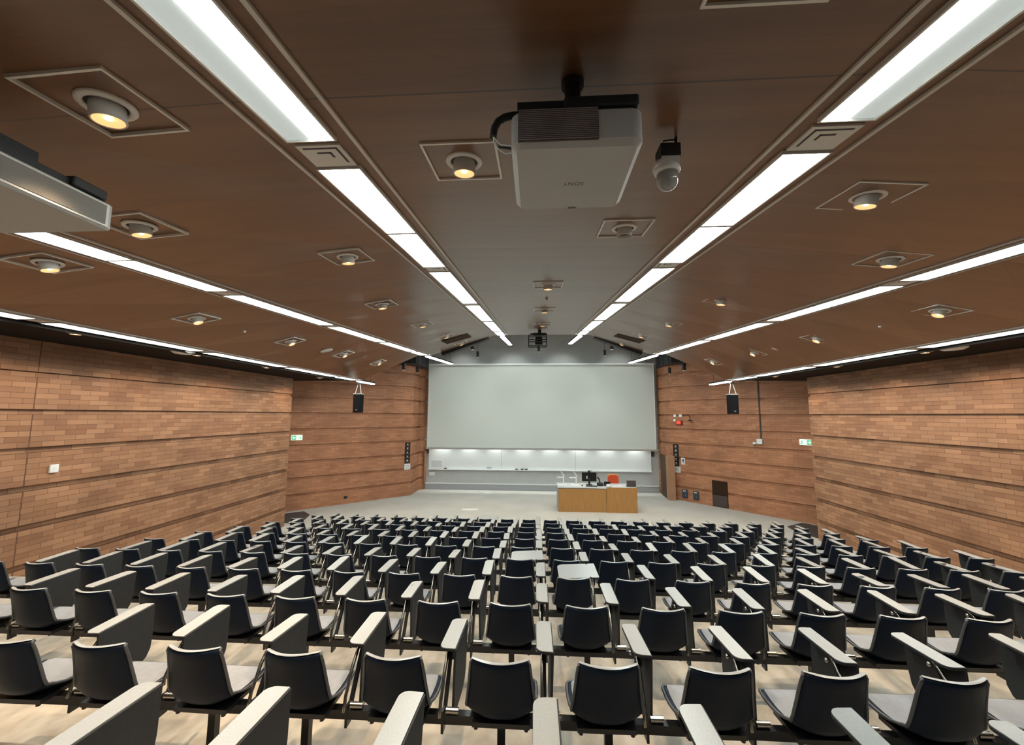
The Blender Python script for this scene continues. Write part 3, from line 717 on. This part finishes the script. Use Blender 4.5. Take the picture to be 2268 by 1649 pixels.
g = MB(); g.lathe([(.02, .05), (.11, 0), (.10, -.005)], T(0, .14, 0), 16); g.obj('shade', M_black, t)
P, a = onR(8.60, 16.09, 2.86)
t = thing('cable_conduit', 'dark vertical conduit running down the right brick wall', 'conduit', P, a); MB().box(-.02, .02, 0, .03, 0, 2.6).obj('pipe', M_grille, t)
P, a = onR(8.56, 16.13, 2.62)
t = thing('security_camera', 'white wall camera at the foot of the conduit, right brick wall', 'camera', P, a)
MB().rbox(-.12, .08, 0, .09, .03, .22, .015).obj('mounting_box', M_white, t)
g = MB(); g.lathe([(.0, 0), (.06, .01), (.07, .05), (.06, .10), (0, .11)], T(.13, .13, .0), 16); g.obj('camera_head', M_white, t)
g = MB(); g.lathe([(0, -.03), (.04, -.02), (.045, .01)], T(.13, .15, .0), 14); g.obj('lens', M_black, t)
t = thing('wall_switch', 'square white box on the left side wall near the viewer', 'switch', (XL, 6.62, 2.69), -PI/2)
MB().rbox(-.065, .065, 0, .04, 0, .14, .012).obj('plate', M_white, t); MB().box(-.02, .02, .04, .045, .05, .09).obj('rocker', M_paper, t)
for o_ in (t,): pass

# ------------------------------------------------------------------ lecturer's desk and what stands on it
t = thing('lectern_desk', 'long orange-brown veneered lecturer desk with grey top on the stage', 'desk', (.84, 16.1, 0))
MB().box(0.02, 1.86, .0, .03, 0, .88).obj('front_panel', M_desk, t)
MB().box(1.87, 3.03, -.03, -.002, 0, .945).obj('front_panel', M_desk, t)
MB().box(0, .03, .03, 1.0, 0, .9).obj('side_panel', M_desksd, t)
MB().box(3.0, 3.03, .03, 1.0, 0, .9).obj('side_panel', M_desk, t)
MB().box(-.01, 1.87, -.01, 1.0, .90, .94).obj('top', M_desktop, t)
MB().box(1.87, 3.04, .0, 1.0, .90, .94).obj('top', M_desktop, t)
MB().box(0, 1.86, .01, .03, .88, .90).obj('shadow_gap', M_black, t)
MB().box(.2, 2.8, .9, .93, .1, .85).obj('back_panel', M_desksd, t)
for i, x in enumerate((1.02, 1.52)):
    t = thing('document_camera', 'white document camera with arm on desk, %s of two' % ('left' if i == 0 else 'right'), 'document camera', (x, 16.42, .941), 0, 'document cameras')
    MB().rbox(-.17, .17, -.14, .14, 0, .04, .03).obj('base', M_white, t)
    MB().tube([(.06, .08, .03), (.07, .09, .40)], .025, 8).obj('post', M_white, t)
    MB().tube([(.07, .09, .38), (0.0, .02, .50), (-.04, -.02, .53)], .02, 8).obj('head', M_white, t)
    MB().box(-.20, .07, .03, .1, .28, .32).obj('arm', M_white, t)
t = thing('monitor', 'black computer monitor seen from behind on the desk', 'monitor', (2.12, 16.65, .941))
MB().rbox(-.29, .29, -.02, .03, .14, .49, .012).obj('display', M_screenoff, t)
MB().box(-.04, .04, -.03, .0, .02, .3).obj('stand', M_black, t); MB().rbox(-.12, .12, -.1, .08, 0, .02, .02).obj('foot', M_black, t); MB().box(-.11, -.07, -.024, -.018, .24, .36).obj('badge', M_pframe, t)
t = thing('webcam', 'small black webcam clipped on top of the monitor', 'webcam', (2.12, 16.65, 1.431)); MB().rbox(-.05, .05, -.03, .03, 0, .08, .015).obj('body', M_black, t); MB().tube([(.06, 0, .0), (.12, 0, .1)], .008, 6).obj('arm', M_black, t)
t = thing('keyboard', 'black keyboard lying in front of the monitor', 'keyboard', (2.16, 16.30, .941)); MB().rbox(-.22, .22, -.07, .07, 0, .025, .01).obj('body', M_black, t)
g = MB()
for i in range(12):
    for j in range(3): g.box(-.2+i*.034, -.175+i*.034, -.05+j*.036, -.02+j*.036, .025, .03)
g.obj('keys', M_steel, t)
t = thing('desk_microphone', 'black gooseneck microphone stand beside the monitor', 'microphone', (2.52, 16.45, .941)); MB().rbox(-.12, .12, -.1, .1, 0, .12, .03).obj('base', M_black, t); MB().tube([(0, 0, .1), (-.03, .03, .26), (-.1, .04, .34)], .03, 8).obj('neck', M_black, t)
t = thing('desk_phone', 'black desk phone between the monitor and the orange chair', 'phone', (2.80, 16.5, .941)); MB().rbox(-.12, .12, -.1, .1, 0, .07, .02).obj('base', M_black, t); MB().box(-.13, .13, -.02, .03, .1, .17, RX(.3)).obj('screen', M_screenoff, t); MB().tube([(-.09, -.03, .08), (-.09, .08, .1)], .025, 8).obj('handset', M_black, t)
tag(MB().rbox(-.12, .12, -.1, .1, 0, .015, .02).obj('computer_mouse_pad', M_paper, loc=(1.8, 16.3, .941)), 'pale mouse pad on the desk left of the keyboard', 'mouse pad')
tag(MB().rbox(-.035, .035, -.055, .055, 0, .035, .03).obj('computer_mouse', M_black, loc=(1.80, 16.3, .957)), 'black mouse on the pale pad', 'mouse')
tag(MB().rbox(-.2, .2, -.12, .12, 0, .03, .01).obj('paper_stack', M_paper, loc=(3.15, 16.35, .941)), 'stack of white papers on the desk before the orange chair', 'papers')
tag(MB().rbox(-.09, .09, -.09, .09, 0, .10, .08, 5).obj('tissue_roll', M_paper, loc=(2.81, 16.22, .941)), 'white roll on the desk left of the papers', 'roll')
t = thing('laptop', 'dark laptop with open lid at the right end of the desk', 'laptop', (3.72, 16.45, .941)); MB().rbox(-.18, .18, -.12, .12, 0, .02, .01).obj('base', M_black, t); MB().box(-.18, .18, -.008, .008, 0, .22, T(0, -.1, .015) @ RX(-.15)).obj('lid', mat('laptop_lid', (.06, .045, .04), .4), t)
t = thing('swivel_chair', 'orange fabric office chair standing behind the desk', 'chair', (3.25, 17.4, 0))
MB().rbox(-.26, .26, -.25, .25, .45, .54, .08, 5).obj('seat', M_orange, t)
M_ = T(0, -.24, .82) @ RX(PI/2)
MB().rbox(-.25, .25, -.24, .26, -.03, .03, .14, 6, T(0, .26, .98) @ RX(PI/2)).obj('backrest', M_orange2, t)
MB().rbox(-.215, .215, -.20, .22, .02, .04, .11, 6, T(0, .26, .98) @ RX(PI/2)).obj('cushion', M_orange, t)
MB().tube([(0, .2, .47), (0, .3, .6), (0, .3, .9)], .02, 8).obj('back_stem', M_black, t)
MB().lathe([(.03, .06), (.03, .45)], seg=12).obj('gas_lift', M_black, t)
g = MB()
for i in range(5): g.tube([(0, 0, .1), (.28*math.cos(i*1.2566), .28*math.sin(i*1.2566), .07)], .018, 6); g.lathe([(.0, 0), (.025, .01), (.025, .05), (0, .06)], T(.28*math.cos(i*1.2566), .28*math.sin(i*1.2566), 0), 10)
g.obj('star_base', M_black, t)

# ------------------------------------------------------------------ the tablet-arm chairs
def shell_parts():
    P = [(.024, .797), (.012, .803), (.002, .798), (.001, .783), (.013, .745), (.024, .70), (.036, .65), (.048, .60), (.060, .555), (.074, .515), (.094, .480), (.122, .456), (.16, .444), (.22, .440), (.29, .445), (.36, .456), (.42, .466), (.455, .462)]
    Wd = [.148, .153, .157, .162, .167, .172, .177, .184, .190, .194, .193, .190, .190, .194, .197, .197, .192, .176]
    cur = [.052, .052, .053, .053, .054, .055, .055, .054, .052, .048, .040, .028, .016, .008, .004, .002, 0, 0]   # plan curvature of the back
    lift = [-.004, -.002, 0, 0, 0, 0, 0, .0, .0, .012, .034, .054, .052, .038, .024, .014, .007, .0]
    nu = 12
    def pt(i, u, off=0):
        y, z = P[i]; a = abs(u)**2
        return Vector((u*Wd[i], y-.25+cur[i]*a, z+lift[i]*abs(u)**3))
    grid = [[pt(i, -1+2*j/nu) for j in range(nu+1)] for i in range(len(P))]
    def normals(g):
        n = []
        for i in range(len(g)):
            row = []
            for j in range(nu+1):
                a = g[min(i+1, len(g)-1)][j]-g[max(i-1, 0)][j]; b = g[i][min(j+1, nu)]-g[i][max(j-1, 0)]
                row.append(b.cross(a).normalized())
            n.append(row)
        return n
    nn = normals(grid)
    if nn[5][6].y < 0: nn = [[-v for v in r] for r in nn]          # pointing to the sitter
    th = .007; m = MB(); R_ = len(P); Cn = nu+1
    vs = [g for r in grid for g in r]+[grid[i][j]+nn[i][j]*th for i in range(R_) for j in range(Cn)]
    o = R_*Cn; fs = []
    for i in range(R_-1):
        for j in range(nu):
            a = i*Cn+j; fs += [(a, a+1, a+Cn+1, a+Cn), (o+a, o+a+Cn, o+a+Cn+1, o+a+1)]
    per = [(0, j) for j in range(Cn)]+[(i, nu) for i in range(1, R_)]+[(R_-1, j) for j in range(nu-1, -1, -1)]+[(i, 0) for i in range(R_-2, 0, -1)]
    for k in range(len(per)):
        a = per[k][0]*Cn+per[k][1]; b_ = per[(k+1) % len(per)]; b2 = b_[0]*Cn+b_[1]; fs.append((a, o+a, o+b2, b2))
    m.add(vs, fs, True)
    shell = m.mesh('shell', M_plastic)
    rim = MB(); pts = [grid[i][j]+nn[i][j]*th*.5 for i, j in per]; rim.tube(pts, .0085, 8, True)
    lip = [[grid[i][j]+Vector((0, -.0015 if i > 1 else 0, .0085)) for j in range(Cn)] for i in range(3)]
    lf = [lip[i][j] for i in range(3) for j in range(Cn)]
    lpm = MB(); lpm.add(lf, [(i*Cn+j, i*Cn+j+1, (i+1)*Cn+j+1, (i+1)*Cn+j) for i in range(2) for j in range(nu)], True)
    rimm = rim.mesh('shell_rim', M_rim)
    pad = MB(); lo = 9; rows = list(range(lo, R_)); vs = []; fs = []
    for i in rows:
        for j in range(Cn):
            u = (-1+2*j/nu)*.86; v = pt(i, u); t_ = min(1, min(i-lo, R_-1-i)/1.5); e_ = min(1, min(j, nu-j)/1.0)
            vs.append(v+nn[i][j]*(th+.004+.014*t_*e_))
    for i in range(len(rows)-1):
        for j in range(nu): a = i*Cn+j; fs.append((a, a+1, a+Cn+1, a+Cn))
    pad.add(vs, fs, True); padm = pad.mesh('seat_pad', M_pad)
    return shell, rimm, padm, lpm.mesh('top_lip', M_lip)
shell_m, rim_m, pad_m, lip_m = shell_parts()
def round_poly(x0, x1, y0, y1, r, corners, seg=5):
    pts = []
    for cx, cy, a0, key in ((x1, y1, 0, 'ru'), (x0, y1, 90, 'lu'), (x0, y0, 180, 'ld'), (x1, y0, 270, 'rd')):
        if key in corners:
            ox = cx-r if cx == x1 else cx+r; oy = cy-r if cy == y1 else cy+r
            for i in range(seg+1): a = math.radians(a0+90*i/seg); pts.append((ox+r*math.cos(a), oy+r*math.sin(a)))
        else: pts.append((cx, cy))
    return pts
YN, YF = .05, .44
arm_m = MB().poly(round_poly(-.097, 0, YN, YF, .042, ('lu', 'ld')), -.016, 0).mesh('armrest', M_lam)
arm_e = MB().poly(round_poly(-.0985, .0, YN-.0015, YF+.0015, .0435, ('lu', 'ld')), -.0175, -.004).mesh('armrest_edge', M_lamd)
hang_m = MB().poly([(-.006, YF), (-.20, YF-.005), (-.30, YF-.02), (-.345, YF-.05), (-.37, YF-.10), (-.38, YF-.16), (-.38, YN+.05), (-.365, YN+.015), (-.335, YN), (-.006, YN)], -.007, .007, RY(-PI/2)).mesh('writing_tablet', M_lamd)
open_m = MB().poly(round_poly(-.425, -.097, YN, YF, .07, ('lu', 'ld')), -.016, 0).mesh('writing_tablet', M_lam)
sa = MB(); sa.box(-.007, .007, -.03, .03, .30, .42, T(.243, .0, 0))
sa.box(-.010, .010, -.014, .014, 0, .40, T(.246, .0, .36) @ RX(-.55)); sa.box(-.03, .03, .1, .34, .692, .703, T(.245, 0, 0))
sa.box(-.005, .005, .15, .33, .60, .70, T(.262, 0, 0))
sa_m = sa.mesh('support_arm', M_steel)
sc_ = MB(); sc_.tube([(.228, -.03, .385), (.228, -.01, .46), (.230, .06, .58), (.234, .14, .665), (.238, .20, .694)], .0105, 8); sc_.tube([(.262, -.01, .415), (.335, -.01, .415)], .018, 10)
sc_m = sc_.mesh('chrome_bar', M_chrome)
kn_m = MB().lathe([(0, 0), (.012, .002), (.013, .02), (0, .024)], T(.215, .16, .672) @ RY(-PI/2), 12).mesh('hinge_knob', M_chrome)
br = MB(); br.box(-.16, .16, -.12, .10, .405, .43); br.box(-.03, .03, -.05, .05, .37, .41)
for x in (-.14, .14): br.lathe([(.012, -.014), (.012, 0)], T(x, -.11, .408), 8)
br_m = br.mesh('under_bracket', M_steel)
def child(me, name, parent, loc=(0, 0, 0), rot=(0, 0, 0)):
    o = bpy.data.objects.new(name, me); C.objects.link(o); o.parent = parent; o.location = loc; o.rotation_euler = rot; return o
def make_chair(open_=False):
    t = thing('tablet_chair', 'x', 'chair')
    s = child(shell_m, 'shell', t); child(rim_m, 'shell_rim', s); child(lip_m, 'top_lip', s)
    child(pad_m, 'seat_pad', t); child(br_m, 'under_bracket', t); child(sa_m, 'support_arm', t)
    child(sc_m, 'chrome_bar', t); child(kn_m, 'hinge_knob', t)
    a = child(arm_m, 'armrest', t, (.296, 0, .722)); child(arm_e, 'armrest_edge', a)
    if open_: child(open_m, 'writing_tablet', a)
    else: child(hang_m, 'writing_tablet', a)
    if open_:
        pass
    freeze(t); return t
proto = make_chair(False); proto_open = make_chair(True)
X0 = .085; PX = .58
def colX(k): return X0+PX*(k-.5 if k > 0 else k+.5)
OPEN = {(2, 1), (3, -1), (9, -3)}
rowname = ['nearest', 'second', 'third', 'fourth', 'fifth', 'sixth', 'seventh', 'eighth', 'ninth', 'tenth', 'eleventh']
rng = random.Random(3)
usedp = {False: False, True: False}
def visible_cols(r):
    if r == -1: return [-4, -3, -2, -1, 1, 2, 3, 4]
    lim = {0: 6, 1: 9, 2: 10}.get(r, 11)
    ks = [k for k in range(-lim, lim+1) if k != 0]
    if r == 0: ks = [k for k in ks if -6 <= k <= 5]
    if r == 1: ks = [k for k in ks if -9 <= k <= 7]
    if r == 2: ks = [k for k in range(-11, 9+1) if k != 0]
    return ks
for r in ROWS:
    for k in visible_cols(r):
        op = (r, k) in OPEN; src = proto_open if op else proto
        loc = (colX(k)+rng.uniform(-.008, .008), rowY(r)+.25, rowZ(r))
        if not usedp[op]: o = src; o.location = loc; usedp[op] = True
        else: o = dup(src, loc)
        o.rotation_euler = (0, 0, rng.uniform(-.02, .02))
        arm = [c for c in C.objects if False]
        sd = 'left' if k < 0 else 'right'
        if op: o['label'] = 'black chair with grey tablet swung open across its seat, %s row, %s %s of centre' % (rowname[r+1], ORD[abs(k)-1], sd)
        else: o['label'] = 'black tablet chair, %s row from the viewer, %s seat %s of centre line' % (rowname[r+1], ORD[abs(k)-1], sd)
        o['group'] = 'tablet-arm chairs in tiered rows'
# slight, individual slant of the armrests
for o in bpy.data.objects:
    if o.name.startswith('armrest') and not o.name.startswith('armrest_edge') and o.parent:
        o.rotation_euler = (rng.uniform(-.06, .04), rng.uniform(-.05, .05), rng.uniform(-.02, .02))

# ------------------------------------------------------------------ beams with posts
for r in ROWS:
    ks = visible_cols(r); xa = colX(ks[0])-.3; xb = colX(ks[-1])+.3
    t = thing('seat_beam', 'black steel beam carrying the %s row of chairs from the viewer' % rowname[r+1], 'beam', ((xa+xb)/2, rowY(r)+.25, rowZ(r)), 0, 'beams under the chair rows')
    hl = (xb-xa)/2; MB().box(-hl, hl, -.026, .026, .345, .395).obj('rail', M_steel, t)
    leg = None
    posts = [k for k in ks if abs(k) in (1, 4, 7, 10)]+([-3, 3] if r == 0 else [])
    for k in posts:
        if leg is None:
            m = MB(); m.box(-.022, .022, -.022, .022, .012, .345); m.box(-.06, .06, -.09, .09, 0, .012); leg = m.mesh('leg', M_steel)
        o = child(leg, 'leg', t, (colX(k)-(xa+xb)/2+(.03 if k > 0 else .0), 0, 0))
